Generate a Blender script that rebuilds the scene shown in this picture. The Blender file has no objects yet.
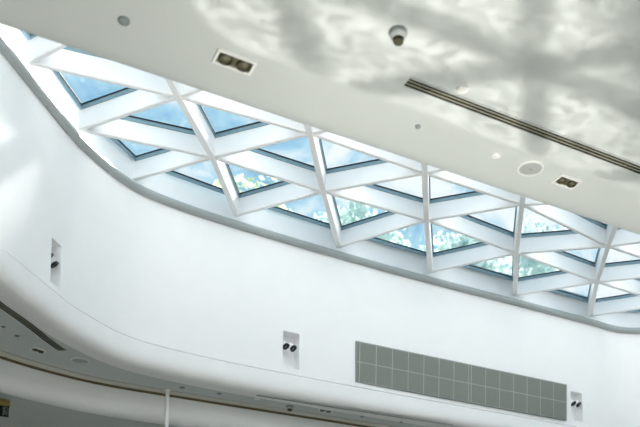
import bpy, bmesh, math, random
import numpy as np
from mathutils import Vector, Matrix
random.seed(7)
SC = bpy.context.scene
COL = SC.collection

# ------------------------------------------------------------------ camera
cam_d = bpy.data.cameras.new('camera')
cam = bpy.data.objects.new('camera', cam_d)
COL.objects.link(cam)
_r = Vector((0.8893752, -0.45683505, 0.01770553))
_u = Vector((-0.04318926, -0.0454009, 0.99803479))
_f = Vector((0.45513343, 0.88839208, 0.0601088))
m = Matrix((_r, _u, -_f)).transposed().to_4x4()
m.translation = Vector((0, 0, 1.6))
cam.matrix_world = m
cam_d.sensor_fit = 'HORIZONTAL'
cam_d.sensor_width = 36.0
cam_d.lens = 834.751 / 640 * 36.0
cam_d.shift_x = (320 - 354.256) / 640
cam_d.shift_y = (600.023 - 213.5) / 640
cam_d.clip_end = 500
cam_d.dof.use_dof = True
cam_d.dof.focus_distance = 13.0
cam_d.dof.aperture_fstop = 1.3
SC.camera = cam

# ------------------------------------------------------------------ sky, sun, exposure
SC.view_settings.view_transform = 'Standard'
SC.view_settings.look = 'None'
SC.view_settings.gamma = 1
SC.view_settings.use_curve_mapping = False
SC.view_settings.exposure = 0.85
SKY_STRENGTH = 0.60
SUN_STRENGTH = 10.0
GLINT_SPOT_WATTS = 1080.0  # power of the added spot aimed at the near ceiling
SC.cycles.max_bounces = 14
SC.cycles.diffuse_bounces = 8
SC.cycles.transparent_max_bounces = 16


def N(nt, t, **kw):
    n = nt.nodes.new(t)
    for k, v in kw.items():
        if k == 'ins':
            for kk, vv in v.items():
                n.inputs[kk].default_value = vv
        else:
            setattr(n, k, v)
    return n


def ramp(nt, stops, interp='LINEAR'):
    n = nt.nodes.new('ShaderNodeValToRGB')
    n.color_ramp.interpolation = interp
    e = n.color_ramp.elements
    while len(e) < len(stops):
        e.new(0.5)
    for i, (p, c) in enumerate(stops):
        e[i].position = p
        e[i].color = (*c, 1)
    return n


world = bpy.data.worlds.new('sky')
SC.world = world
world.use_nodes = True
nt = world.node_tree
nt.nodes.clear()
out = N(nt, 'ShaderNodeOutputWorld')
bg = N(nt, 'ShaderNodeBackground', ins={'Strength': SKY_STRENGTH})
tc = N(nt, 'ShaderNodeTexCoord')
mp = N(nt, 'ShaderNodeMapping', ins={'Scale': (1.0, 1.0, 1.6)})
no = N(nt, 'ShaderNodeTexNoise', ins={'Scale': 11.0, 'Detail': 8.0, 'Roughness': 0.66, 'Distortion': 0.9})
rp = ramp(nt, [(0.36, (0.27, 0.53, 0.76)), (0.47, (0.44, 0.72, 0.87)), (0.62, (0.95, 1.0, 1.0))])
# the sky brightens towards the side the sun stands on
dt = N(nt, 'ShaderNodeVectorMath', operation='DOT_PRODUCT')
dt.inputs[1].default_value = (0.80, 0.42, -0.1)
nt.links.new(tc.outputs['Generated'], dt.inputs[0])
mr = N(nt, 'ShaderNodeMapRange', ins={'From Min': 0.42, 'From Max': 0.98, 'To Min': -0.03, 'To Max': 0.16})
nt.links.new(dt.outputs['Value'], mr.inputs['Value'])
ad = N(nt, 'ShaderNodeMath', operation='ADD')
nt.links.new(no.outputs['Fac'], ad.inputs[0])
nt.links.new(mr.outputs['Result'], ad.inputs[1])
nt.links.new(tc.outputs['Generated'], mp.inputs['Vector'])
nt.links.new(mp.outputs['Vector'], no.inputs['Vector'])
nt.links.new(ad.outputs[0], rp.inputs['Fac'])
nt.links.new(rp.outputs['Color'], bg.inputs['Color'])
nt.links.new(bg.outputs['Background'], out.inputs['Surface'])

sun_d = bpy.data.lights.new('sun', 'SUN')
sun_d.energy = SUN_STRENGTH
sun_d.angle = math.radians(4.0)
sun_d.color = (1.0, 0.97, 0.92)
sun = bpy.data.objects.new('sun', sun_d)
COL.objects.link(sun)
sun.rotation_euler = Vector((0.64, 0.72, 0.95)).to_track_quat('Z', 'Y').to_euler()
sun.location = (20, 25, 30)

# added spot, no fixture: its pattern stands in for sun glancing off the floor
UP = (4.0, 2.5, 0.25)
up_d = bpy.data.lights.new('added_glint_spot', 'SPOT')
up_d.energy = GLINT_SPOT_WATTS
up_d.spot_size = math.radians(100)
up_d.spot_blend = 0.3
up_d.shadow_soft_size = 0.03
up_d.color = (1.0, 0.955, 0.88)
up = bpy.data.objects.new('added_glint_spot', up_d)
COL.objects.link(up)
up.location = UP
up.rotation_euler = (math.pi, 0, 0)
up_d.use_nodes = True
nt = up_d.node_tree
nt.nodes.clear()


def M(op, a, b=None, c=None, clamp=False):
    n = nt.nodes.new('ShaderNodeMath')
    n.operation = op
    n.use_clamp = clamp
    for i, v in enumerate((a, b, c)):
        if v is None:
            continue
        if isinstance(v, (int, float)):
            n.inputs[i].default_value = v
        else:
            nt.links.new(v, n.inputs[i])
    return n.outputs[0]


def SS(v, lo, hi):
    n = nt.nodes.new('ShaderNodeMapRange')
    n.interpolation_type = 'SMOOTHSTEP'
    nt.links.new(v, n.inputs['Value'])
    n.inputs['From Min'].default_value = lo
    n.inputs['From Max'].default_value = hi
    return n.outputs['Result']


lo = N(nt, 'ShaderNodeOutputLight')
em = N(nt, 'ShaderNodeEmission')
tc = N(nt, 'ShaderNodeTexCoord')
sp = N(nt, 'ShaderNodeSeparateXYZ')
nt.links.new(tc.outputs['Normal'], sp.inputs[0])
az = M('MAXIMUM', M('ABSOLUTE', sp.outputs['Z']), 0.05)
H_UP = 6.35 - UP[2]
cx = M('ADD', M('MULTIPLY', M('DIVIDE', sp.outputs['X'], az), H_UP), UP[0])
cy = M('ADD', M('MULTIPLY', M('DIVIDE', sp.outputs['Y'], az), -H_UP), UP[1])
cb = N(nt, 'ShaderNodeCombineXYZ')
nt.links.new(cx, cb.inputs[0])
nt.links.new(cy, cb.inputs[1])
wn = N(nt, 'ShaderNodeTexNoise', ins={'Scale': 1.1, 'Detail': 3.0})
nt.links.new(cb.outputs[0], wn.inputs['Vector'])
wob = M('MULTIPLY', M('SUBTRACT', wn.outputs['Fac'], 0.5), 0.12)


def band(nx, ny, px, py, s, w0, w1):  # lattice shadow bands, drawn into the spot's emission
    q = M('ADD', M('MULTIPLY', cx, nx), M('MULTIPLY', cy, ny))
    q = M('ADD', M('SUBTRACT', q, px * nx + py * ny), wob)
    q = M('ABSOLUTE', M('SUBTRACT', M('FLOORED_MODULO', M('ADD', q, s / 2), s), s / 2))
    return M('ADD', M('MULTIPLY', SS(q, w0, w1), 0.74), 0.26)


pat = M('MULTIPLY', band(0, 1, 4.2, 5.15, 1.35, 0.04, 0.20), band(0.77, -0.63, 4.2, 5.15, 1.77, 0.04, 0.21))
pat = M('MULTIPLY', pat, band(0.65, 0.77, 4.2, 5.15, 1.77, 0.04, 0.22))
mp = N(nt, 'ShaderNodeMapping', ins={'Scale': (0.75, 1.7, 1.0), 'Rotation': (0, 0, 0.25)})
nt.links.new(cb.outputs[0], mp.inputs['Vector'])
n2 = N(nt, 'ShaderNodeTexNoise', ins={'Scale': 3.2, 'Detail': 3.0, 'Distortion': 1.4})
nt.links.new(mp.outputs[0], n2.inputs['Vector'])
rid = M('SUBTRACT', 1.0, M('MULTIPLY', M('ABSOLUTE', M('SUBTRACT', n2.outputs['Fac'], 0.5)), 7.0), clamp=True)
rid = M('POWER', rid, 3.2)  # bright caustic streaks, drawn into the emission as well
fade = SS(M('ADD', M('MULTIPLY', cx, -0.55), M('MULTIPLY', cy, 0.83)), 0.95, 1.8)
tex = M('ADD', M('MULTIPLY', rid, 0.75), M('ADD', M('MULTIPLY', n2.outputs['Fac'], 0.55), 0.38))
tex = M('MULTIPLY', tex, M('ADD', M('MULTIPLY', fade, 0.95), 0.05))
lx = M('MAXIMUM', M('SUBTRACT', 2.1, cx), 0.0)
yb = M('SUBTRACT', M('ADD', M('MULTIPLY', wob, 0.5), 6.1), M('MULTIPLY', M('POWER', lx, 2.0), 0.9))
de = M('SUBTRACT', yb, cy)
edge = SS(de, -0.02, 0.06)
lip = M('MULTIPLY', SS(de, -0.02, 0.03), M('SUBTRACT', 1.0, SS(de, 0.05, 0.22)))
lit = M('MULTIPLY', M('ADD', M('MULTIPLY', pat, 0.95), 0.05), tex)
rim = M('MULTIPLY', M('SUBTRACT', 1.0, edge), M('ADD', M('MULTIPLY', SS(cx, 0.6, 3.2), 0.36), 0.42))  # even light added along the ceiling rim
tot = M('ADD', M('ADD', M('MULTIPLY', lit, edge), rim), M('MULTIPLY', lip, 0.18))
nt.links.new(tot, em.inputs['Strength'])
nt.links.new(em.outputs[0], lo.inputs['Surface'])

# ------------------------------------------------------------------ materials


def mat(name, col, rough=0.5, metal=0.0, spec=0.5, noise=0.0, nscale=30.0, bump=0.0):
    ma = bpy.data.materials.new(name)
    ma.use_nodes = True
    t = ma.node_tree
    b = t.nodes['Principled BSDF']
    b.inputs['Base Color'].default_value = (*col, 1)
    b.inputs['Roughness'].default_value = rough
    b.inputs['Metallic'].default_value = metal
    b.inputs['Specular IOR Level'].default_value = spec
    if noise or bump:
        c = N(t, 'ShaderNodeTexCoord')
        n = N(t, 'ShaderNodeTexNoise', ins={'Scale': nscale, 'Detail': 4.0})
        t.links.new(c.outputs['Object'], n.inputs['Vector'])
        if noise:
            r = ramp(t, [(0.3, tuple(x * (1 - noise) for x in col)), (0.7, tuple(min(1, x * (1 + noise)) for x in col))])
            t.links.new(n.outputs['Fac'], r.inputs['Fac'])
            t.links.new(r.outputs['Color'], b.inputs['Base Color'])
        if bump:
            bp = N(t, 'ShaderNodeBump', ins={'Strength': bump, 'Distance': 0.01})
            t.links.new(n.outputs['Fac'], bp.inputs['Height'])
            t.links.new(bp.outputs[0], b.inputs['Normal'])
    return ma


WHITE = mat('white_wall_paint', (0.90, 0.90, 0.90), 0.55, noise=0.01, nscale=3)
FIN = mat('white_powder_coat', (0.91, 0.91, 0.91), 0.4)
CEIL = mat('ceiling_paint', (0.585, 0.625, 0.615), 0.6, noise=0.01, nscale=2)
RAIL = mat('grey_rail', (0.36, 0.39, 0.385), 0.35)
FLOOR = mat('pale_stone_floor', (0.70, 0.68, 0.64), 0.35, noise=0.08, nscale=2)
OUTER = mat('shop_wall', (0.42, 0.40, 0.36), 0.7)
OCHRE = mat('ochre_band', (0.22, 0.17, 0.09), 0.5)
TRIMGREY = mat('trim_grey', (0.66, 0.65, 0.58), 0.5)
BLACK = mat('black_rubber', (0.012, 0.016, 0.018), 0.5)
FRAMEBLUE = mat('blue_grey_glazing_frame', (0.22, 0.33, 0.38), 0.4)
DARK = mat('dark_olive_metal', (0.06, 0.06, 0.035), 0.45)
SLOT = mat('slot_black', (0.010, 0.010, 0.007), 0.9, spec=0.05)
SILVER = mat('brushed_silver', (0.55, 0.57, 0.55), 0.3, metal=0.8)
DEVICE = mat('off_white_plastic', (0.84, 0.85, 0.83), 0.45)
DEVGREY = mat('grey_plastic', (0.24, 0.28, 0.28), 0.45)
TWIN = mat('olive_aluminium', (0.17, 0.165, 0.10), 0.4, metal=0.3)
SMOKEBODY = mat('toned_grey_plastic', (0.42, 0.46, 0.45), 0.5)  # even grey, darkened to offset the added spot shining from below
BLADE = mat('slot_blade', (0.36, 0.36, 0.29), 0.6, spec=0.2)
GOLD = mat('gold_housing', (0.26, 0.20, 0.05), 0.5, metal=0.3)
SIGNBLACK = mat('sign_black', (0.006, 0.010, 0.007), 0.8, spec=0.1)
SIGNWHITE = mat('sign_pale_symbol', (0.16, 0.20, 0.16), 0.6)
ROOF = mat('roof_sheet', (0.55, 0.57, 0.58), 0.6)
BARK = mat('bark', (0.12, 0.09, 0.06), 0.9, noise=0.3, nscale=8)


def leaf_mat(name, a, b):
    ma = bpy.data.materials.new(name)
    ma.use_nodes = True
    t = ma.node_tree
    t.nodes.clear()
    o = N(t, 'ShaderNodeOutputMaterial')
    d = N(t, 'ShaderNodeBsdfDiffuse')
    tr = N(t, 'ShaderNodeBsdfTranslucent')
    mx = N(t, 'ShaderNodeMixShader', ins={'Fac': 0.3})
    c = N(t, 'ShaderNodeTexCoord')
    n = N(t, 'ShaderNodeTexNoise', ins={'Scale': 0.9, 'Detail': 5.0})
    r = ramp(t, [(0.35, a), (0.65, b)])
    t.links.new(c.outputs['Object'], n.inputs['Vector'])
    t.links.new(n.outputs['Fac'], r.inputs['Fac'])
    for s in (d, tr):
        t.links.new(r.outputs['Color'], s.inputs['Color'])
    t.links.new(d.outputs[0], mx.inputs[1])
    t.links.new(tr.outputs[0], mx.inputs[2])
    t.links.new(mx.outputs[0], o.inputs['Surface'])
    return ma


LEAF_TEAL = leaf_mat('teal_leaves', (0.48, 0.62, 0.60), (0.78, 0.85, 0.78))
LEAF_LIME = leaf_mat('lime_leaves', (0.42, 0.55, 0.42), (0.80, 0.84, 0.55))


def glass_mat():
    ma = bpy.data.materials.new('blue_tinted_glass')
    ma.use_nodes = True
    t = ma.node_tree
    t.nodes.clear()
    o = N(t, 'ShaderNodeOutputMaterial')
    tr = N(t, 'ShaderNodeBsdfTransparent', ins={'Color': (0.95, 0.97, 0.985, 1)})
    gl = N(t, 'ShaderNodeBsdfGlossy', ins={'Color': (0.9, 0.97, 1, 1), 'Roughness': 0.05})
    mx = N(t, 'ShaderNodeMixShader', ins={'Fac': 0.04})
    t.links.new(tr.outputs[0], mx.inputs[1])
    t.links.new(gl.outputs[0], mx.inputs[2])
    t.links.new(mx.outputs[0], o.inputs['Surface'])
    return ma


GLASS = glass_mat()


def grille_mat():
    ma = mat('perforated_grey_metal', (0.2, 0.22, 0.2), 0.45, metal=0.1)
    t = ma.node_tree
    b = t.nodes['Principled BSDF']
    c = N(t, 'ShaderNodeTexCoord')
    w1 = N(t, 'ShaderNodeTexWave', bands_direction='X', ins={'Scale': 12.0, 'Distortion': 0.0})
    w2 = N(t, 'ShaderNodeTexWave', bands_direction='Z', ins={'Scale': 12.0, 'Distortion': 0.0})
    mu = N(t, 'ShaderNodeMath', operation='MULTIPLY')
    r = ramp(t, [(0.15, (0.23, 0.245, 0.215)), (0.6, (0.07, 0.078, 0.066))])
    t.links.new(c.outputs['Object'], w1.inputs['Vector'])
    t.links.new(c.outputs['Object'], w2.inputs['Vector'])
    t.links.new(w1.outputs['Fac'], mu.inputs[0])
    t.links.new(w2.outputs['Fac'], mu.inputs[1])
    t.links.new(mu.outputs[0], r.inputs['Fac'])
    t.links.new(r.outputs['Color'], b.inputs['Base Color'])
    return ma


GRILLE = grille_mat()

# ------------------------------------------------------------------ mesh helpers


def link(name, me, ma, parent=None, loc=(0, 0, 0)):
    o = bpy.data.objects.new(name, me)
    COL.objects.link(o)
    if ma:
        me.materials.append(ma)
    if parent:
        o.parent = parent
    o.location = loc
    return o


def obj(name, bm, ma, parent=None, loc=(0, 0, 0), smooth=False):
    bmesh.ops.recalc_face_normals(bm, faces=bm.faces)
    me = bpy.data.meshes.new(name)
    bm.to_mesh(me)
    bm.free()
    if smooth:
        for p in me.polygons:
            p.use_smooth = True
    return link(name, me, ma, parent, loc)


def smooth_by_angle(o, deg=35):
    me = o.data
    for p in me.polygons:
        p.use_smooth = True
    bm = bmesh.new()
    bm.from_mesh(me)
    for e in bm.edges:
        if len(e.link_faces) == 2 and e.calc_face_angle(0) > math.radians(deg):
            e.smooth = False
    bm.to_mesh(me)
    bm.free()
    return o


def struct(name, bm, ma, smooth=False):
    o = obj(name, bm, ma)
    if smooth:
        smooth_by_angle(o)
    o['kind'] = 'structure'
    return o


def thing(name, label, cat, loc=(0, 0, 0), rz=0.0, group=None):
    o = bpy.data.objects.new(name, None)
    COL.objects.link(o)
    o.empty_display_size = 0.1
    o.location = loc
    o.rotation_euler = (0, 0, rz)
    o['label'] = label
    o['category'] = cat
    o['kind'] = 'thing'
    if group:
        o['group'] = group
    return o


def copy_tree(o, parent=None):
    c = o.copy()
    COL.objects.link(c)
    if parent:
        c.parent = parent
    for ch in list(o.children):
        copy_tree(ch, c)
    return c


def add_box(bm, x0, x1, y0, y1, z0, z1, mtx=None):
    vs = [bm.verts.new((x, y, z)) for x in (x0, x1) for y in (y0, y1) for z in (z0, z1)]
    for f in ((0, 1, 3, 2), (4, 6, 7, 5), (0, 4, 5, 1), (2, 3, 7, 6), (0, 2, 6, 4), (1, 5, 7, 3)):
        bm.faces.new([vs[i] for i in f])
    if mtx is not None:
        bmesh.ops.transform(bm, matrix=mtx, verts=vs)
    return vs


def add_lathe(bm, prof, seg=32, mtx=None):
    """prof: (radius, z) list, revolved round z"""
    rings = []
    vs = []
    for r, z in prof:
        if r < 1e-6:
            ring = [bm.verts.new((0, 0, z))]
        else:
            ring = [bm.verts.new((r * math.cos(2 * math.pi * i / seg), r * math.sin(2 * math.pi * i / seg), z)) for i in range(seg)]
        rings.append(ring)
        vs += ring
    for a, b in zip(rings, rings[1:]):
        for i in range(seg):
            j = (i + 1) % seg
            if len(a) == 1 and len(b) == 1:
                continue
            if len(a) == 1:
                bm.faces.new((a[0], b[i], b[j]))
            elif len(b) == 1:
                bm.faces.new((a[i], b[0], a[j]))
            else:
                bm.faces.new((a[i], b[i], b[j], a[j]))
    if mtx is not None:
        bmesh.ops.transform(bm, matrix=mtx, verts=vs)
    return vs


def add_prism(bm, poly, z0, z1):
    """poly: list of (x,y)"""
    a = [bm.verts.new((x, y, z0)) for x, y in poly]
    b = [bm.verts.new((x, y, z1)) for x, y in poly]
    n = len(poly)
    bm.faces.new(a[::-1])
    bm.faces.new(b)
    for i in range(n):
        j = (i + 1) % n
        bm.faces.new((a[i], a[j], b[j], b[i]))


def add_ring(bm, po, pi_, z0, z1):
    n = len(po)
    rows = []
    for p, z in ((po, z0), (po, z1), (pi_, z1), (pi_, z0)):
        rows.append([bm.verts.new((x, y, z)) for x, y in p])
    for k in range(4):
        a, b = rows[k], rows[(k + 1) % 4]
        for i in range(n):
            j = (i + 1) % n
            bm.faces.new((a[i], a[j], b[j], b[i]))


# ------------------------------------------------------------------ plan of the void
D = 14.475
Z_SOF, Z_SEAM, Z_RAIL, Z_FIN, Z_GL = 6.35, 6.80, 9.376, 9.50, 9.875
ctrl = [(-1.9, -6.3), (-1.0, -5.1), (0.0, -3.75), (0.6, -2.93), (1.07, -2.29), (1.66, -1.50), (2.0, -1.14), (2.5, -0.70), (2.95, -0.44), (3.5, -0.29),
        (4.3, -0.17), (5.3, -0.10), (6.5, -0.06), (9.0, -0.02), (13.2, 0.0), (14.2, 0.05), (14.6, 0.02), (15.0, -0.16), (15.35, -0.55),
        (15.75, -1.4), (16.4, -3.2), (17.3, -6.0)]
far = np.array([(x, n + D) for x, n in ctrl])


def catmull(P, per=14):
    P = np.vstack([2 * P[0] - P[1], P, 2 * P[-1] - P[-2]])
    o = []
    for i in range(1, len(P) - 2):
        p0, p1, p2, p3 = P[i - 1:i + 3]
        for t in np.linspace(0, 1, per, endpoint=False):
            o.append(0.5 * ((2 * p1) + (p2 - p0) * t + (2 * p0 - 5 * p1 + 4 * p2 - p3) * t * t + (3 * p1 - p0 - 3 * p2 + p3) * t ** 3))
    o.append(P[-2])
    return np.array(o)


FAR = catmull(far)                                   # left tip -> right tip, x monotonic
Y_NEAR = 6.85
tipL = catmull(np.array([(-1.9, D - 6.3), (-2.2, 7.55), (-2.1, 7.12), (-1.6, Y_NEAR), (-0.8, Y_NEAR)]))[14:-14]
tipR = catmull(np.array([(15.8, Y_NEAR), (16.8, Y_NEAR), (17.5, 7.2), (17.65, 7.75), (17.3, D - 6.0)]))[14:-14]
NEAR = np.vstack([tipL[1:], np.array([(x, Y_NEAR) for x in np.linspace(-0.6, 15.6, 44)]), tipR[:-1]])   # left -> right


def normals(P, closed=False):
    """pointing away from the void for a left->right far curve (left-hand normal)"""
    if closed:
        t = np.roll(P, -1, 0) - np.roll(P, 1, 0)
    else:
        t = np.gradient(P, axis=0)
    t /= np.linalg.norm(t, axis=1)[:, None]
    return np.stack([-t[:, 1], t[:, 0]], 1)


def tilt(x, z):
    s = min(1, max(0, (x - 4) / 5))
    s = s * s * (3 - 2 * s) * (1 - min(1, max(0, (x - 14.0) / 2)))
    return ((z - Z_SEAM) / (Z_RAIL - Z_SEAM)) * 0.1 * s


def wall_y(x, z=7.3):
    return float(np.interp(x, FAR[:, 0], FAR[:, 1])) + tilt(x, z)


# niches: (x0, x1, z0, z1)
NICHES = [(1.395, 1.565, 6.89, 7.55), (5.768, 6.113, 6.92, 7.612), (12.90, 13.246, 6.94, 7.612)]
xs = sorted(set([round(float(v), 4) for v in FAR[:, 0]] + [v for nn in NICHES for v in nn[:2]]))
xs = [v for v in xs if not any(nn[0] < v < nn[1] or (abs(v - nn[0]) < .03 and v != nn[0]) or (abs(v - nn[1]) < .03 and v != nn[1]) for nn in NICHES)]
zs = sorted(set([Z_SEAM, 7.2, 8.2, 9.0, Z_RAIL, Z_GL + 0.02] + [v for nn in NICHES for v in nn[2:]]))
W = np.array([(x, np.interp(x, FAR[:, 0], FAR[:, 1])) for x in xs])
WN = normals(W)
bm = bmesh.new()
grid = [[bm.verts.new((W[i, 0], W[i, 1] + tilt(xs[i], z), z)) for z in zs] for i in range(len(xs))]
for i in range(len(xs) - 1):
    for j in range(len(zs) - 1):
        xc, zc = (xs[i] + xs[i + 1]) / 2, (zs[j] + zs[j + 1]) / 2
        if any(a < xc < b and c < zc < d for a, b, c, d in NICHES):
            continue
        bm.faces.new((grid[i][j], grid[i + 1][j], grid[i + 1][j + 1], grid[i][j + 1]))
NICHE_FRAME = []
for a, b, c, d in NICHES:
    pa, pb = Vector((a, wall_y(a, 7.25), 0)), Vector((b, wall_y(b, 7.25), 0))
    t = (pb - pa).normalized()
    n = Vector((-t.y, t.x, 0))
    NICHE_FRAME.append(((pa + pb) / 2, t, n, (pb - pa).length))
    dep = 0.24
    F = [Vector((x, wall_y(x, z), z)) for x, z in ((a, c), (b, c), (b, d), (a, d))]
    B = [v + n * dep for v in F]
    fv = [bm.verts.new(v) for v in F]
    bv = [bm.verts.new(v) for v in B]
    for q in range(4):
        r = (q + 1) % 4
        bm.faces.new((fv[q], fv[r], bv[r], bv[q]))
    bm.faces.new(bv)
bmesh.ops.remove_doubles(bm, verts=bm.verts, dist=0.0005)
struct('wall_far', bm, WHITE, smooth=True)

bm = bmesh.new()
for i in range(len(NEAR) - 1):
    (xa, ya), (xb, yb_) = NEAR[i], NEAR[i + 1]
    v = [bm.verts.new(p) for p in ((xa, ya, Z_SEAM - .05), (xb, yb_, Z_SEAM - .05), (xb, yb_, Z_GL + .02), (xa, ya, Z_GL + .02))]
    bm.faces.new(v)
for A, B in ((FAR[0], NEAR[0]), (FAR[-1], NEAR[-1])):
    v = [bm.verts.new(p) for p in ((*A, Z_SEAM - .05), (*B, Z_SEAM - .05), (*B, Z_GL + .02), (*A, Z_GL + .02))]
    bm.faces.new(v)
bmesh.ops.remove_doubles(bm, verts=bm.verts, dist=0.0005)
struct('wall_near', bm, WHITE, smooth=True)

LOOP = np.vstack([FAR, NEAR[::-1]])                  # clockwise seen from above, left-hand normal points outwards
keep = [0]
for i in range(1, len(LOOP)):
    if np.linalg.norm(LOOP[i] - LOOP[keep[-1]]) > 0.02:
        keep.append(i)
LOOP = LOOP[keep]
LN = normals(LOOP, True)


def sweep(bm, P, NN, prof, closed, cap_prof=False, tl=False):
    """prof: list of (offset along outward normal, z)"""
    rows = []
    for p, n in zip(P, NN):
        rows.append([bm.verts.new((p[0] + n[0] * o, p[1] + n[1] * o + (tilt(p[0], z) if tl and p[1] > 9 else 0), z)) for o, z in prof])
    k = len(rows)
    mm = len(prof)
    for i in range(k if closed else k - 1):
        a, b = rows[i], rows[(i + 1) % k]
        for j in range(mm if cap_prof else mm - 1):
            jj = (j + 1) % mm
            bm.faces.new((a[j], b[j], b[jj], a[jj]))
    return rows


# rail round the top of the wall
bm = bmesh.new()
prof = [(-0.035 + 0.075 * math.cos(a), Z_RAIL + 0.07 * math.sin(a)) for a in np.linspace(0, 2 * math.pi, 12, endpoint=False)]
sweep(bm, FAR, normals(FAR), prof, False, True, True)
struct('trim_1', bm, RAIL, smooth=True)

# rounded edge between wall and soffit
R = 0.40
prof = [(-0.001, Z_SEAM), (0.04, Z_SEAM), (0.04, Z_SEAM - 0.03), (-0.024, Z_SEAM - 0.03), (-0.03, Z_SEAM - 0.038)]
prof += [(-0.03 + R * (1 - max(0, math.cos(a)) ** 0.5), Z_SOF + R * (1 - math.sin(a) ** 0.5)) for a in np.linspace(0, math.pi / 2, 22)]
bm = bmesh.new()
nf = int(np.argmin(np.linalg.norm(LOOP - FAR[-1], axis=1)))
sweep(bm, LOOP[:nf + 1], LN[:nf + 1], prof, False, False, True)
struct('trim_2', bm, WHITE, smooth=True)
bm = bmesh.new()
ix = list(range(nf, len(LOOP))) + [0]
sweep(bm, LOOP[ix], LN[ix], prof, False, False, True)
struct('trim_6', bm, CEIL, smooth=True)  # same edge as trim_2, coloured darker so it looks less lit

# soffit: flat ring between the void and the outer ring
RING = catmull(np.array([(-14.0, 1.5), (-6.0, 8.9), (-3.0, 11.6), (-0.5, 13.85), (0.9, 14.75), (1.9, 15.17), (2.8, 15.36), (4.2, 15.40), (8.0, 15.42), (14.5, 15.45),
                         (16.0, 15.1), (18.0, 13.4), (21.0, 10.2), (28.0, 2.5)]), 10)
RN = normals(RING)
inner = LOOP + LN * (R - 0.03)
inner = np.array([(x, y + (tilt(LOOP[i, 0], Z_SOF + .05) if LOOP[i, 1] > 9 else 0)) for i, (x, y) in enumerate(inner)])
G1 = RING - RN * 0.28
outer = np.vstack([G1, [(28, -6.0), (-14, -6.0)]])


def fill_ring(bm, a, b, z):
    es = []
    for P in (a, b):
        v = [bm.verts.new((x, y, z)) for x, y in P]
        es += [bm.edges.new((v[i], v[(i + 1) % len(v)])) for i in range(len(v))]
    bmesh.ops.triangle_fill(bm, use_beauty=True, use_dissolve=False, edges=es)


bm = bmesh.new()
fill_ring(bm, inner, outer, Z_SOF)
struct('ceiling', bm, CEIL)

# shadow gap, pale strip, ochre band and lower rounded bulkhead following the ring
bm = bmesh.new()
sweep(bm, RING, RN, [(-0.28, Z_SOF), (-0.28, Z_SOF + .05), (-0.255, Z_SOF + .05), (-0.255, Z_SOF - 0.012), (-0.05, Z_SOF - 0.012)], False)
struct('trim_3', bm, TRIMGREY)
bm = bmesh.new()
sweep(bm, RING, RN, [(-0.05, Z_SOF - 0.012), (-0.05, Z_SOF - 0.022), (-0.01, Z_SOF - 0.022), (-0.005, Z_SOF - 0.05)], False)
struct('trim_4', bm, OCHRE)
Z_LOW = 5.82
prof = [(-0.005, Z_SOF - .05), (-0.035, Z_SOF - .055), (-0.04, Z_LOW + 0.25)]
prof += [(-0.04 + 0.25 * (1 - math.cos(a)), Z_LOW + 0.25 * (1 - math.sin(a))) for a in np.linspace(0.1, math.pi / 2, 10)]
bm = bmesh.new()
sweep(bm, RING, RN, prof, False)
struct('trim_5', bm, WHITE, smooth=True)
# lower ceiling beyond and the shop wall that closes it
bm = bmesh.new()
sweep(bm, RING, RN, [(0.21, Z_LOW), (3.2, Z_LOW), (3.25, Z_LOW - .12)], False)
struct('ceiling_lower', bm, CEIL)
bm = bmesh.new()
sweep(bm, RING, RN, [(3.25, Z_LOW - .12), (3.25, 0.0)], False)
struct('wall_shop', bm, OUTER)
# outer walls behind the camera, floor, roof
bm = bmesh.new()
RO = RING + RN * 3.25
pts = [tuple(RO[0]), (RO[0][0], -6.0), (RO[-1][0], -6.0), tuple(RO[-1])]
for a, b in zip(pts, pts[1:]):
    bm.faces.new([bm.verts.new(p) for p in ((*a, 0), (*b, 0), (*b, 6.5), (*a, 6.5))])
struct('wall_rear', bm, OUTER)
bm = bmesh.new()
add_box(bm, -20, 34, -8, 26, -0.2, 0.0)
struct('floor', bm, FLOOR)
bm = bmesh.new()
sweep(bm, LOOP, LN, [(0.0, Z_GL + .02), (0.0, Z_GL + .05), (3.5, Z_GL + .05), (3.5, Z_SOF + .3)], True)
struct('roof', bm, ROOF)

# ------------------------------------------------------------------ skylight lattice
meas = {(0, 0): (0.92, 11.81), (0, 1): (1.78, 13.01), (0, 2): (2.82, 13.98), (1, 0): (2.91, 11.52), (1, 1): (3.80, 12.72), (1, 2): (4.74, 14.25),
        (2, 0): (4.93, 11.39), (2, 1): (5.80, 12.77), (2, 2): (6.90, 14.40), (3, 0): (7.04, 11.44), (3, 1): (7.87, 12.72), (3, 2): (9.05, 14.45),
        (4, 0): (9.05, 11.44), (4, 1): (10.10, 12.93), (4, 2): (11.30, 14.50), (5, 0): (11.46, 11.84), (5, 1): (12.39, 13.12), (5, 2): (13.52, 14.55)}
for k in (0, 1, 2):
    for i in range(6, 14):
        x, y = meas[(i - 1, k)]
        meas[(i, k)] = (x + 2.22, y + (0.05 if i < 7 else 0))
for i in range(0, 14):
    for k in (-1, -2, -3, -4, -5):
        x, y = meas[(i, k + 1)]
        meas[(i, k)] = (x - 0.93, y - 1.38)
for k in (-5, -4, -3, -2, -1):
    for i in range(-1, -3, -1):
        x, y = meas[(i + 1, k)]
        meas[(i, k)] = (x - 2.05, y)
VOID = LOOP[::-1]                                     # counter-clockwise
_c = VOID.mean(0)


def inside(p, shrink=0.0):
    x, y = p
    c = False
    V = VOID
    n = len(V)
    j = n - 1
    for i in range(n):
        if (V[i, 1] > y) != (V[j, 1] > y) and x < (V[j, 0] - V[i, 0]) * (y - V[i, 1]) / (V[j, 1] - V[i, 1]) + V[i, 0]:
            c = not c
        j = i
    return c


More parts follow.
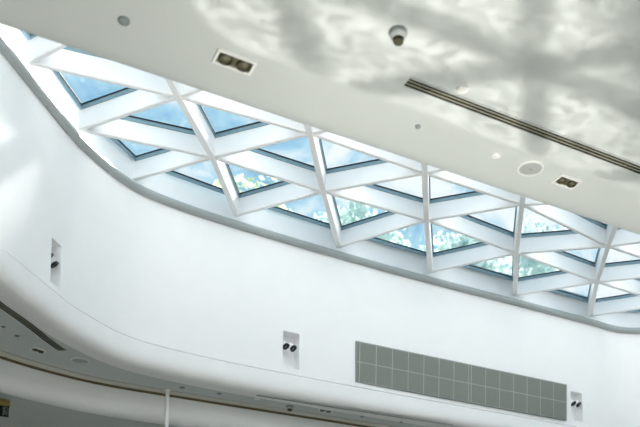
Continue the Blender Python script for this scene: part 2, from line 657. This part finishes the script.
def clip_seg(a, b):
    """inside stretch of a segment (the void is convex enough for one stretch)"""
    a, b = np.array(a), np.array(b)
    L = np.linalg.norm(b - a)
    ts = np.linspace(0, 1, max(2, int(L / 0.02)))
    ok = [inside(a + (b - a) * t) for t in ts]
    if not any(ok):
        return None
    i0 = ok.index(True)
    i1 = len(ok) - 1 - ok[::-1].index(True)
    if i1 - i0 < 3:
        return None
    e = 0.03 / L                                      # runs a little into the wall
    t0 = ts[i0] - (e if i0 > 0 else 0)
    t1 = ts[i1] + (e if i1 < len(ok) - 1 else 0)
    return a + (b - a) * t0, a + (b - a) * t1


sky = thing('skylight_lattice', 'white triangular lattice of deep fins roofing the atrium opening', 'skylight', (8, 10.5, Z_FIN))


def beam(name, nodes, w, z0, z1):
    bm = bmesh.new()
    any_ = False
    pts = []
    for a, b in zip(nodes, nodes[1:]):
        s = clip_seg(a, b)
        if s is None:
            continue
        if not pts:
            pts.append(s[0])
        pts.append(s[1])
    if len(pts) < 2 or np.linalg.norm(pts[-1] - pts[0]) < 0.25:
        bm.free()
        return
    P = np.array(pts)
    NN = normals(P)
    ch = 0.012
    prof = [(-w / 2, z1), (-w / 2, z0 + ch), (-w / 2 + ch, z0), (w / 2 - ch, z0), (w / 2, z0 + ch), (w / 2, z1)]
    rows = []
    for p, n in zip(P, NN):
        rows.append([bm.verts.new((p[0] + n[0] * o - 8, p[1] + n[1] * o - 10.5, z - Z_FIN)) for o, z in prof])
    for a, b in zip(rows, rows[1:]):
        for j in range(6):
            jj = (j + 1) % 6
            bm.faces.new((a[j], b[j], b[jj], a[jj]))
    bm.faces.new(rows[0][::-1])
    bm.faces.new(rows[-1])
    obj(name, bm, FIN, sky)


K = range(-5, 3)
for k in range(-5, 2):                                # row fins
    beam('fin', [meas[(i, k)] for i in range(-2 if k < 0 else 0, 14)], 0.075, Z_FIN + .006, Z_GL - .073)
for i in range(-2, 14):                               # fins running towards the far wall
    nd = [meas[(i, k)] for k in K if (i, k) in meas]
    if i == 0:
        nd = nd[:5]
    if len(nd) > 1:
        beam('mullion', nd, 0.10, Z_FIN - .012, Z_GL - .073)
for s in range(-4, 16):                               # the third family, index i+k constant
    nd = [meas[(s - k, k)] for k in reversed(K) if (s - k, k) in meas]
    if len(nd) > 1:
        beam('fin', nd, 0.075, Z_FIN + .003, Z_GL - .073)


def clip_convex(poly, P):
    """Sutherland-Hodgman against a counter-clockwise hull"""
    outp = [np.array(p, float) for p in poly]
    n = len(P)
    for i in range(n):
        a, b = P[i], P[(i + 1) % n]
        e = b - a
        inp, outp = outp, []
        for q in range(len(inp)):
            c, d = inp[q], inp[(q + 1) % len(inp)]
            sc = e[0] * (c[1] - a[1]) - e[1] * (c[0] - a[0])
            sd = e[0] * (d[1] - a[1]) - e[1] * (d[0] - a[0])
            if sc >= 0:
                outp.append(c)
            if sc * sd < 0:
                outp.append(c + (d - c) * sc / (sc - sd))
        if not outp:
            return []
    return outp


def inset(poly, dd):
    P = [np.array(p) for p in poly]
    cen = sum(P) / len(P)
    P0 = []
    for p in P:                                       # drop near-duplicates
        if not P0 or np.linalg.norm(p - P0[-1]) > 0.02:
            P0.append(p)
    if len(P0) > 2 and np.linalg.norm(P0[0] - P0[-1]) <= 0.02:
        P0.pop()
    if len(P0) < 3:
        return []
    area = 0.5 * sum(P0[i][0] * P0[(i + 1) % len(P0)][1] - P0[(i + 1) % len(P0)][0] * P0[i][1] for i in range(len(P0)))
    if area < 0:
        P0 = P0[::-1]
    out_ = [p.copy() for p in P0]
    for i in range(len(P0)):
        a, b = P0[i], P0[(i + 1) % len(P0)]
        t = (b - a) / np.linalg.norm(b - a)
        n = np.array((-t[1], t[0]))
        inp, out_ = out_, []
        q0 = a + n * dd
        for q in range(len(inp)):
            c, d = inp[q], inp[(q + 1) % len(inp)]
            sc, sd = (c - q0) @ n, (d - q0) @ n
            if sc >= 0:
                out_.append(c)
            if sc * sd < 0:
                out_.append(c + (d - c) * sc / (sc - sd))
        if len(out_) < 3:
            return []
    r = []
    for p in out_:
        if not r or np.linalg.norm(p - r[-1]) > 0.004:
            r.append(p)
    if len(r) > 2 and np.linalg.norm(r[0] - r[-1]) <= 0.004:
        r.pop()
    return r if len(r) > 2 else []


def ring_of(poly, d0, d1):
    """outer and inner loops with the same count: offset each corner of the d0 loop towards the centre"""
    a = inset(poly, d0)
    if not a:
        return None
    n = len(a)
    b = []
    for i in range(n):
        p, q, r = a[i - 1], a[i], a[(i + 1) % n]
        t1 = (q - p) / np.linalg.norm(q - p)
        t2 = (r - q) / np.linalg.norm(r - q)
        n1, n2 = np.array((-t1[1], t1[0])), np.array((-t2[1], t2[0]))
        bis = n1 + n2
        b.append(q + bis * (d1 - d0) / max(0.25, bis @ n1))
    return a, b




def convex_hull(P):
    P = sorted(map(tuple, P))

    def half(Q):
        h = []
        for p in Q:
            while len(h) > 1 and (h[-1][0] - h[-2][0]) * (p[1] - h[-2][1]) - (h[-1][1] - h[-2][1]) * (p[0] - h[-2][0]) <= 0:
                h.pop()
            h.append(p)
        return h
    return np.array(half(P)[:-1] + half(P[::-1])[:-1])


HULL = convex_hull(VOID[::2])
PANES = []
for (i, k) in list(meas):
    for tri, kind in ((((i, k), (i + 1, k), (i, k + 1)), 'up'), (((i + 1, k), (i + 1, k + 1), (i, k + 1)), 'down')):
        if not all(t in meas for t in tri):
            continue
        poly = clip_convex([meas[t] for t in tri], HULL)
        if len(poly) < 3:
            continue
        A_ = 0.5 * abs(sum(poly[q][0] * poly[(q + 1) % len(poly)][1] - poly[(q + 1) % len(poly)][0] * poly[q][1] for q in range(len(poly))))
        if A_ < 0.18:
            continue
        PANES.append((k, kind, poly))
PANE_LABEL = {}
ORD = {}
rowsets = {}
for idx, (k, kind, poly) in enumerate(PANES):
    c = sum(poly) / len(poly)
    rowsets.setdefault(k, []).append((c[0], idx))
for k in rowsets:
    for n, (x, idx) in enumerate(sorted(rowsets[k])):
        ORD[idx] = n
WORDS = ['first', 'second', 'third', 'fourth', 'fifth', 'sixth', 'seventh', 'eighth', 'ninth', 'tenth', 'eleventh', 'twelfth', 'thirteenth']
ROWNAME = {1: 'in the row along the far wall', 0: 'in the middle row of the lattice'}
EDGE_ROW = {0: 'small skylight window in the upper left corner, where near ceiling and grey rail meet',
            1: 'sliver of a skylight window under the near ceiling edge, above the leftmost triangle',
            9: 'dark-framed sliver of skylight window cut by the near ceiling, left of the last mullion',
            10: 'dark-framed sliver of skylight window cut by the near ceiling, right of the last mullion'}
# how many panes of each row the near ceiling hides before the first one seen, and how many are seen
FIRST = {1: (0, 12), 0: (0, 12)}
for idx, (k, kind, poly) in enumerate(PANES):
    r0 = ring_of(poly, 0.03, 0.062)
    r1 = ring_of(poly, 0.03, 0.072)
    gp = inset(poly, 0.03)
    if not r0 or not gp:
        continue
    c = sum(gp) / len(gp)
    n = ORD[idx] - FIRST.get(k, (0, 0))[0]
    if k in FIRST and 0 <= n < FIRST[k][1]:
        lab = 'triangular skylight window %s, %s from the left' % (ROWNAME[k], WORDS[n])
        g = 'glass panes of the skylight'
    elif k == -1 and ORD[idx] in EDGE_ROW:
        lab = EDGE_ROW[ORD[idx]]
        g = 'glass panes of the skylight'
    else:
        lab = 'triangular glass pane of the skylight, out of sight above the near ceiling'
        g = 'skylight panes out of sight'
    t = thing('skylight_window', lab, 'skylight window', (c[0], c[1], Z_GL), 0, g)
    loc = [p - c for p in gp]
    bm = bmesh.new()
    add_prism(bm, loc, 0.0, 0.02)
    obj('glass', bm, GLASS, t)
    bm = bmesh.new()
    add_ring(bm, [p - c for p in r0[0]], [p - c for p in r0[1]], -0.072, -0.022)
    obj('frame', bm, FRAMEBLUE, t)
    bm = bmesh.new()
    add_ring(bm, [p - c for p in r1[0]], [p - c for p in r1[1]], -0.022, 0.0)
    obj('gasket', bm, BLACK, t)

# ------------------------------------------------------------------ ventilation grille on the far wall
gx0, gx1, gz0, gz1 = 7.343, 12.698, 6.898, 7.698
gy = min(wall_y(x, z) for x in np.linspace(gx0, gx1, 12) for z in (gz0, gz1)) - 0.012
gr = thing('ventilation_grille', 'long grey perforated ventilation grille of two panel rows on white curved wall', 'vent grille', ((gx0 + gx1) / 2, gy, gz0))
cx_, W2 = (gx0 + gx1) / 2, (gx1 - gx0)
bm = bmesh.new()
add_box(bm, -W2 / 2, W2 / 2, -0.004, 0.2, 0, gz1 - gz0)
obj('backing', bm, mat('grille_backing', (0.42, 0.45, 0.42), 0.5), gr)
edges = [0.0, 0.07]
half = (W2 - 0.07 * 2) / 14
for q in range(7):
    edges.append(edges[-1] + half)
edges.append(edges[-1] + 0.07)
for q in range(7):
    edges.append(edges[-1] + half)
hz = (gz1 - gz0) / 2
for r_ in range(2):
    for a, b in zip(edges, edges[1:]):
        bm = bmesh.new()
        bx0, bx1 = a - W2 / 2 + 0.008, b - W2 / 2 - 0.008
        add_box(bm, bx0, bx1, -0.0065, -0.0042, r_ * hz + 0.007, (r_ + 1) * hz - 0.007)
        obj('panel', bm, GRILLE, gr)
bm = bmesh.new()
for x0, x1, z0, z1 in ((-W2 / 2 - .012, -W2 / 2, -.012, 2 * hz + .012), (W2 / 2, W2 / 2 + .012, -.012, 2 * hz + .012), (-W2 / 2, W2 / 2, -.012, 0), (-W2 / 2, W2 / 2, 2 * hz, 2 * hz + .012)):
    add_box(bm, x0, x1, -0.010, 0.2, z0, z1)
obj('frame', bm, mat('grille_frame', (0.24, 0.26, 0.25), 0.45), gr)

# ------------------------------------------------------------------ spotlights in the niches


def spotlight(label, niche, dt, z, turn, group):
    base, t, n, wd = NICHE_FRAME[niche]
    p = base + t * dt + n * (0.06 if niche == 0 else 0.005)
    s = thing('niche_spotlight', label, 'spotlight', (p.x, p.y, z), math.atan2(t.y, t.x), group)
    # local: x along the wall, -y into the void, z up
    aim = Vector((0.42 + turn, -0.52, -0.76)).normalized()
    rot = aim.to_track_quat('-Z', 'Y').to_matrix().to_4x4()
    bm = bmesh.new()
    add_lathe(bm, [(0, 0.13), (0.03, 0.128), (0.046, 0.11), (0.05, 0.03), (0.05, 0.0), (0.047, 0.0), (0.047, 0.02), (0, 0.02)], 28, rot)
    obj('housing', bm, FIN, s, smooth=False)
    bm = bmesh.new()
    add_lathe(bm, [(0.058, 0.03), (0.070, 0.012), (0.070, -0.012), (0.036, -0.014), (0.030, 0.012), (0.053, 0.012)], 28, rot)
    bz = obj('bezel', bm, BLACK, s)
    bm = bmesh.new()
    add_lathe(bm, [(0, 0.0), (0.02, -0.002), (0.0285, 0.004), (0.0285, 0.012), (0, 0.012)], 24, rot)
    obj('lens', bm, mat('spot_lens', (0.25, 0.27, 0.26), 0.15), bz)
    bm = bmesh.new()
    add_box(bm, -0.012, 0.012, 0.06, 0.20, 0.055, 0.085)
    obj('bracket', bm, FIN, s)


spotlight('small white spotlight with black bezel, left one in the niche left of the grille', 1, -0.105, 7.315, 0.0, 'niche spotlights')
spotlight('small white spotlight with black bezel, right one in the niche left of the grille', 1, 0.05, 7.305, 0.0, 'niche spotlights')
spotlight('small spotlight with black bezel, left one in the niche right of the long grille', 2, -0.085, 7.325, 0.0, 'niche spotlights')
spotlight('small spotlight with black bezel, right one in the niche right of the long grille', 2, 0.07, 7.33, 0.0, 'niche spotlights')
spotlight('black-rimmed spotlight, upper of the two in the niche on the leftmost curved wall', 0, -0.085, 7.29, 0.0, 'niche spotlights')
spotlight('black-rimmed spotlight, lower of the two in the niche on the leftmost curved wall', 0, 0.065, 7.235, 0.0, 'niche spotlights')

# ------------------------------------------------------------------ ceiling fixtures
ZC = Z_SOF


def twin_downlight(label, x, y, rz, lx, ly):
    s = thing('twin_downlight', label, 'downlight', (x, y, ZC), rz, 'twin downlights')
    a, b = lx / 2, ly / 2
    bm = bmesh.new()
    for x0, x1, y0, y1 in ((-a, a, -b, -b + .022), (-a, a, b - .022, b), (-a, -a + .022, -b + .022, b - .022), (a - .022, a, -b + .022, b - .022)):
        add_box(bm, x0, x1, y0, y1, -0.014, 0.004)
    obj('frame', bm, DEVICE, s)
    bm = bmesh.new()
    add_box(bm, -a + .022, a - .022, -b + .022, b - .022, -0.004, 0.004)
    obj('backplate', bm, TWIN, s)
    for q in (-1, 1):
        r = min(b - .025, a / 2 - .02)
        bm = bmesh.new()
        add_lathe(bm, [(r, -0.004), (r * 1.02, -0.02), (r * 0.9, -0.026), (r * 0.80, -0.02), (r * 0.72, -0.008)], 28, Matrix.Translation((q * a * 0.47, 0, 0)))
        g = obj('lamp_ring', bm, DARK, s)
        bm = bmesh.new()
        add_lathe(bm, [(r * 0.74, -0.007), (r * 0.6, -0.011), (r * 0.3, -0.018), (0, -0.02)], 24, Matrix.Translation((q * a * 0.47, 0, 0)))
        obj('lamp', bm, TWIN, g)


twin_downlight('square-framed twin downlight on the near ceiling above the left end of the skylight', 2.03, 6.26, 0.02, 0.33, 0.17)
twin_downlight('dark twin downlight on near ceiling right of the round speaker', 5.545, 6.295, 0.0, 0.27, 0.16)
twin_downlight('small twin downlight in the far soffit beside the left slot diffuser', 1.42, 14.13, 0.5, 0.24, 0.18)
twin_downlight('small twin downlight in the far soffit under the grille, behind the long slot', 6.88, 14.83, 0.0, 0.30, 0.14)


def disc(name, label, cat, x, y, r, h, ma, group=None, z=None):
    s = thing(name, label, cat, (x, y, ZC if z is None else z), 0, group)
    bm = bmesh.new()
    add_lathe(bm, [(r, 0.004), (r, -h * 0.35), (r * 0.9, -h * 0.7), (r * 0.8, -h * 0.75)], 32)
    obj('rim', bm, ma, s, smooth=False)
    bm = bmesh.new()
    add_lathe(bm, [(r * 0.8, -h * 0.75), (r * 0.78, -h * 0.6), (r * 0.4, -h), (0, -h)], 32)
    obj('cover', bm, ma, s, smooth=False)
    return s


disc('ceiling_sensor', 'grey round sensor on the near ceiling, the leftmost fixture there', 'sensor', 1.14, 6.24, 0.045, 0.022, DEVGREY)
disc('ceiling_sensor', 'white round disc on the near ceiling above the slot diffuser', 'sensor', 3.83, 5.64, 0.05, 0.032, DEVICE)
disc('ceiling_sensor', 'white round disc on the near ceiling left of the round speaker', 'sensor', 4.65, 6.27, 0.045, 0.028, DEVICE)
disc('sprinkler_head', 'tiny dark sprinkler head on near ceiling below the slot diffuser tip', 'sprinkler', 3.77, 6.26, 0.027, 0.02, DEVGREY)


def speaker(label, x, y, r):
    s = thing('ceiling_speaker', label, 'speaker', (x, y, ZC), 0, 'ceiling speakers')
    bm = bmesh.new()
    add_lathe(bm, [(r, 0.004), (r, -0.008), (r * 0.95, -0.014), (r * 0.88, -0.014), (r * 0.87, -0.006)], 48)
    obj('rim', bm, DEVICE, s)
    bm = bmesh.new()
    add_lathe(bm, [(r * 0.87, -0.006), (r * 0.5, -0.010), (0, -0.012)], 48)
    obj('grille', bm, mat('speaker_mesh', (0.42, 0.45, 0.44), 0.5, noise=0.15, nscale=120), s)
    bm = bmesh.new()
    add_box(bm, -0.018, 0.018, -0.006, 0.006, -0.015, -0.010)
    obj('badge', bm, DEVGREY, s)


speaker('round white ceiling speaker on near ceiling between white disc and twin downlight', 5.08, 6.29, 0.128)
speaker('flat grey round speaker in the far soffit beyond the left slot diffuser', 2.10, 14.30, 0.155)


def smoke(label, x, y, r, h):
    s = thing('smoke_detector', label, 'smoke detector', (x, y, ZC), 0, 'smoke detectors')
    bm = bmesh.new()
    add_lathe(bm, [(r * 0.92, 0.004), (r, -h * 0.1), (r, -h * 0.28), (r * 0.95, -h * 0.33)], 32)
    obj('base', bm, DEVGREY, s)
    bm = bmesh.new()
    add_lathe(bm, [(r * 0.95, -h * 0.33), (r * 0.93, -h * 0.45), (r * 0.72, -h * 0.62), (r * 0.62, -h * 0.64)], 32)
    obj('body', bm, SMOKEBODY, s)
    bm = bmesh.new()
    for q in range(12):
        a = q * math.pi / 6
        add_box(bm, r * 0.42, r * 0.60, -0.004, 0.004, -h * 0.92, -h * 0.60, Matrix.Rotation(a, 4, 'Z'))
    add_lathe(bm, [(r * 0.40, -h * 0.6), (r * 0.40, -h * 0.9)], 24)
    obj('sensing_chamber', bm, DARK, s)
    bm = bmesh.new()
    add_lathe(bm, [(r * 0.60, -h * 0.90), (r * 0.58, -h * 0.96), (r * 0.2, -h), (0, -h)], 24)
    obj('cap', bm, DARK, s)


smoke('round smoke detector hanging from the near ceiling in the rippling patterned light', 3.03, 5.34, 0.068, 0.095)
smoke('small pale smoke detector under the far soffit, left of the grille', 6.15, 14.92, 0.075, 0.10)


def slot_diffuser(label, P, w, slots, group='slot diffusers'):
    """P: polyline of the centre line on the ceiling, bars and dark slots swept along it"""
    P = np.array(P, float)
    c = P[len(P) // 2]
    NN = normals(P)
    s = thing('slot_diffuser', label, 'air diffuser', (c[0], c[1], ZC), 0, group)
    Q = P - c

    def bar(bm, o0, o1, z0, z1):
        rows = sweep(bm, Q, NN, [(o0, z0), (o0, z1), (o1, z1), (o1, z0)], False, True)
        bm.faces.new(rows[0])
        bm.faces.new(rows[-1][::-1])
    bm = bmesh.new()
    bar(bm, -w / 2, w / 2, -0.003, -0.0004)
    obj('slot_cavity', bm, SLOT, s)
    n = slots
    bw = w / (n * 3.2 + 1)
    sw = (w - bw * (n + 1)) / n
    o = -w / 2
    for q in range(n + 1):
        bm = bmesh.new()
        edge_ = q in (0, n)
        bar(bm, o, o + bw, -0.006 if not edge_ else -0.008, -0.0004)
        obj('border' if edge_ else 'blade', bm, (CEIL if edge_ else BLADE), s)
        o += bw + sw


slot_diffuser('long black three-slot air diffuser crossing the near ceiling', [(x, 5.795) for x in np.linspace(3.38, 16, 12)], 0.125, 3)
# the left one follows the curved edge of the far soffit
i0 = np.argmin(abs(FAR[:, 0] + 0.6))
i1 = np.argmin(abs(FAR[:, 0] - 2.0))
cl = np.array([(-0.8, 10.45), (0.0, 11.50), (0.40, 12.02), (0.73, 12.47), (1.18, 13.08), (1.50, 13.57), (1.77, 13.94)])
slot_diffuser('black three-slot air diffuser curving along the leftmost part of the far soffit', catmull(cl, 5), 0.17, 3)
slot_diffuser('thin dark slot diffuser running along the far soffit below the grille', [(x, np.interp(x, [5.3, 7.06, 9.65], [14.585, 14.55, 14.44])) for x in np.linspace(5.34, 9.65, 12)], 0.07, 1)

disc('sprinkler_head', 'tiny dark sprinkler head in the far soffit at the left picture edge', 'sprinkler', 0.84, 13.33, 0.03, 0.02, DEVGREY)
disc('sprinkler_head', 'tiny dark sprinkler head in the far soffit above the left twin downlight', 'sprinkler', 1.06, 13.62, 0.035, 0.02, DEVGREY)
disc('sprinkler_head', 'tiny dark sprinkler head in the far soffit just right of the white pole', 'sprinkler', 3.99, 14.85, 0.05, 0.02, DEVGREY)
disc('sprinkler_head', 'tiny dark sprinkler head in the far soffit below the niche left of the grille', 'sprinkler', 4.69, 14.85, 0.045, 0.02, DEVGREY)
disc('ceiling_sensor', 'flat pale disc in the far soffit under the start of the thin slot', 'sensor', 5.42, 14.80, 0.06, 0.015, DEVICE)
disc('sprinkler_head', 'tiny dark sprinkler head in the far soffit below the left end of the grille', 'sprinkler', 7.71, 14.85, 0.04, 0.02, DEVGREY)
disc('sprinkler_head', 'faint sprinkler head in the far soffit below the middle of the grille', 'sprinkler', 8.60, 14.79, 0.035, 0.02, DEVGREY)

# ------------------------------------------------------------------ white pole under the far soffit
pole = thing('support_pole', 'slim white vertical pole standing under the far soffit edge', 'pole', (3.785, 15.10, 0))
bm = bmesh.new()
add_lathe(bm, [(0.036, 0.02), (0.036, Z_SOF - 0.03)], 20)
obj('shaft', bm, FIN, pole, smooth=True)
bm = bmesh.new()
add_lathe(bm, [(0.06, Z_SOF - 0.005), (0.06, Z_SOF - 0.022), (0.037, Z_SOF - 0.03), (0.036, Z_SOF - 0.04)], 20)
obj('ceiling_collar', bm, FIN, pole)
bm = bmesh.new()
add_lathe(bm, [(0, 0.0), (0.09, 0.0), (0.09, 0.012), (0.04, 0.02), (0.0, 0.02)], 20)
obj('foot_plate', bm, FIN, pole)

# ------------------------------------------------------------------ exit sign
SX, SY = 1.13, 15.42
sign = thing('exit_sign', 'black exit sign with pale symbols under a gold housing, at the lower left edge', 'exit sign', (SX, SY, Z_LOW))
bm = bmesh.new()
add_box(bm, -0.62, 0.0, -0.05, 0.05, -0.115, -0.02)
obj('housing', bm, GOLD, sign)
bm = bmesh.new()
add_box(bm, -0.50, -0.46, -0.015, 0.015, -0.02, 0.0)
add_box(bm, -0.16, -0.12, -0.015, 0.015, -0.02, 0.0)
obj('bracket', bm, GOLD, sign)
bm = bmesh.new()
add_box(bm, -0.60, -0.015, -0.012, 0.012, -0.30, -0.115)
face = obj('panel', bm, SIGNBLACK, sign)
bm = bmesh.new()
yy0, yy1 = -0.016, -0.0115


def poly_xz(bm, pts):
    a = [bm.verts.new((x, yy0, z)) for x, z in pts]
    b = [bm.verts.new((x, yy1, z)) for x, z in pts]
    bm.faces.new(a)
    bm.faces.new(b[::-1])
    for i in range(len(a)):
        j = (i + 1) % len(a)
        bm.faces.new((a[i], b[i], b[j], a[j]))


# doorway outline with a running figure beside it, then a downward arrow
ox, oz = -0.11, -0.285
for q in ((0, 0, .012, .155), (.062, 0, .074, .155), (.012, .143, .062, .155)):
    poly_xz(bm, [(ox + q[0], oz + q[1]), (ox + q[2], oz + q[1]), (ox + q[2], oz + q[3]), (ox + q[0], oz + q[3])])
poly_xz(bm, [(ox + .03 + .012 * math.cos(a), oz + .122 + .012 * math.sin(a)) for a in np.linspace(0, 2 * math.pi, 10, endpoint=False)])
poly_xz(bm, [(ox + .022, oz + .105), (ox + .042, oz + .105), (ox + .046, oz + .055), (ox + .026, oz + .055)])
poly_xz(bm, [(ox + .026, oz + .056), (ox + .037, oz + .056), (ox + .026, oz + .008), (ox + .016, oz + .012)])
poly_xz(bm, [(ox + .036, oz + .056), (ox + .046, oz + .056), (ox + .058, oz + .028), (ox + .048, oz + .02)])
ax = -0.205
poly_xz(bm, [(ax - .01, oz + .15), (ax + .01, oz + .15), (ax + .01, oz + .06), (ax - .01, oz + .06)])
poly_xz(bm, [(ax - .035, oz + .062), (ax + .035, oz + .062), (ax, oz + .012)])
obj('pictogram', bm, SIGNWHITE, face)

# ------------------------------------------------------------------ trees beyond the roof, seen through the glass


def tree(label, x, y, top, rad, lm_, n):
    t = thing('tree', label, 'tree', (x, y, 0), 0, 'trees beyond the skylight')
    rng = random.Random(int(x * 100))
    bm = bmesh.new()
    prof = [(0.38, 0), (0.26, 2.0), (0.2, top * 0.55), (0.05, top * 0.9)]
    add_lathe(bm, prof, 10)
    obj('trunk', bm, BARK, t)
    bm = bmesh.new()
    cents = []
    for q in range(16):
        u, v = rng.random() * 2 * math.pi, rng.uniform(-0.7, 1)
        rr = rad * rng.uniform(0.35, 0.8)
        h = math.sqrt(max(0, 1 - v * v))
        cents.append((Vector((rr * h * math.cos(u), rr * h * math.sin(u), top - rad * 1.15 + rr * v * 1.1)), rad * rng.uniform(0.28, 0.5)))
    for q in range(n):
        c, cr = cents[q % len(cents)]
        d = Vector((rng.gauss(0, 1), rng.gauss(0, 1), rng.gauss(0, 1))).normalized() * cr * (rng.random() ** 0.4)
        p = c + d
        s = rng.uniform(0.14, 0.30)
        a = Vector((rng.gauss(0, 1), rng.gauss(0, 1), rng.gauss(0, 1))).normalized()
        b = a.orthogonal().normalized()
        e = a.cross(b)
        vs = [bm.verts.new(p + b * s), bm.verts.new(p + e * s * .5), bm.verts.new(p - b * s), bm.verts.new(p - e * s * .5)]
        bm.faces.new(vs)
    obj('crown', bm, lm_, t)


tree('lime green tree crown seen through the panes right of the second mullion', 10.9, 31, 21.3, 2.6, LEAF_LIME, 1800)
tree('soft green tree crown seen through panes of the lower lattice rows near the middle', 18.2, 36, 25.0, 2.9, LEAF_TEAL, 1800)
tree('blue-green tree crown seen through the panes above the long grille', 20.4, 30.5, 21.0, 2.8, LEAF_TEAL, 1800)
tree('pale grey-green tree crown seen through the bright panes at the right', 29.5, 37, 26.5, 3.2, LEAF_TEAL, 1500)
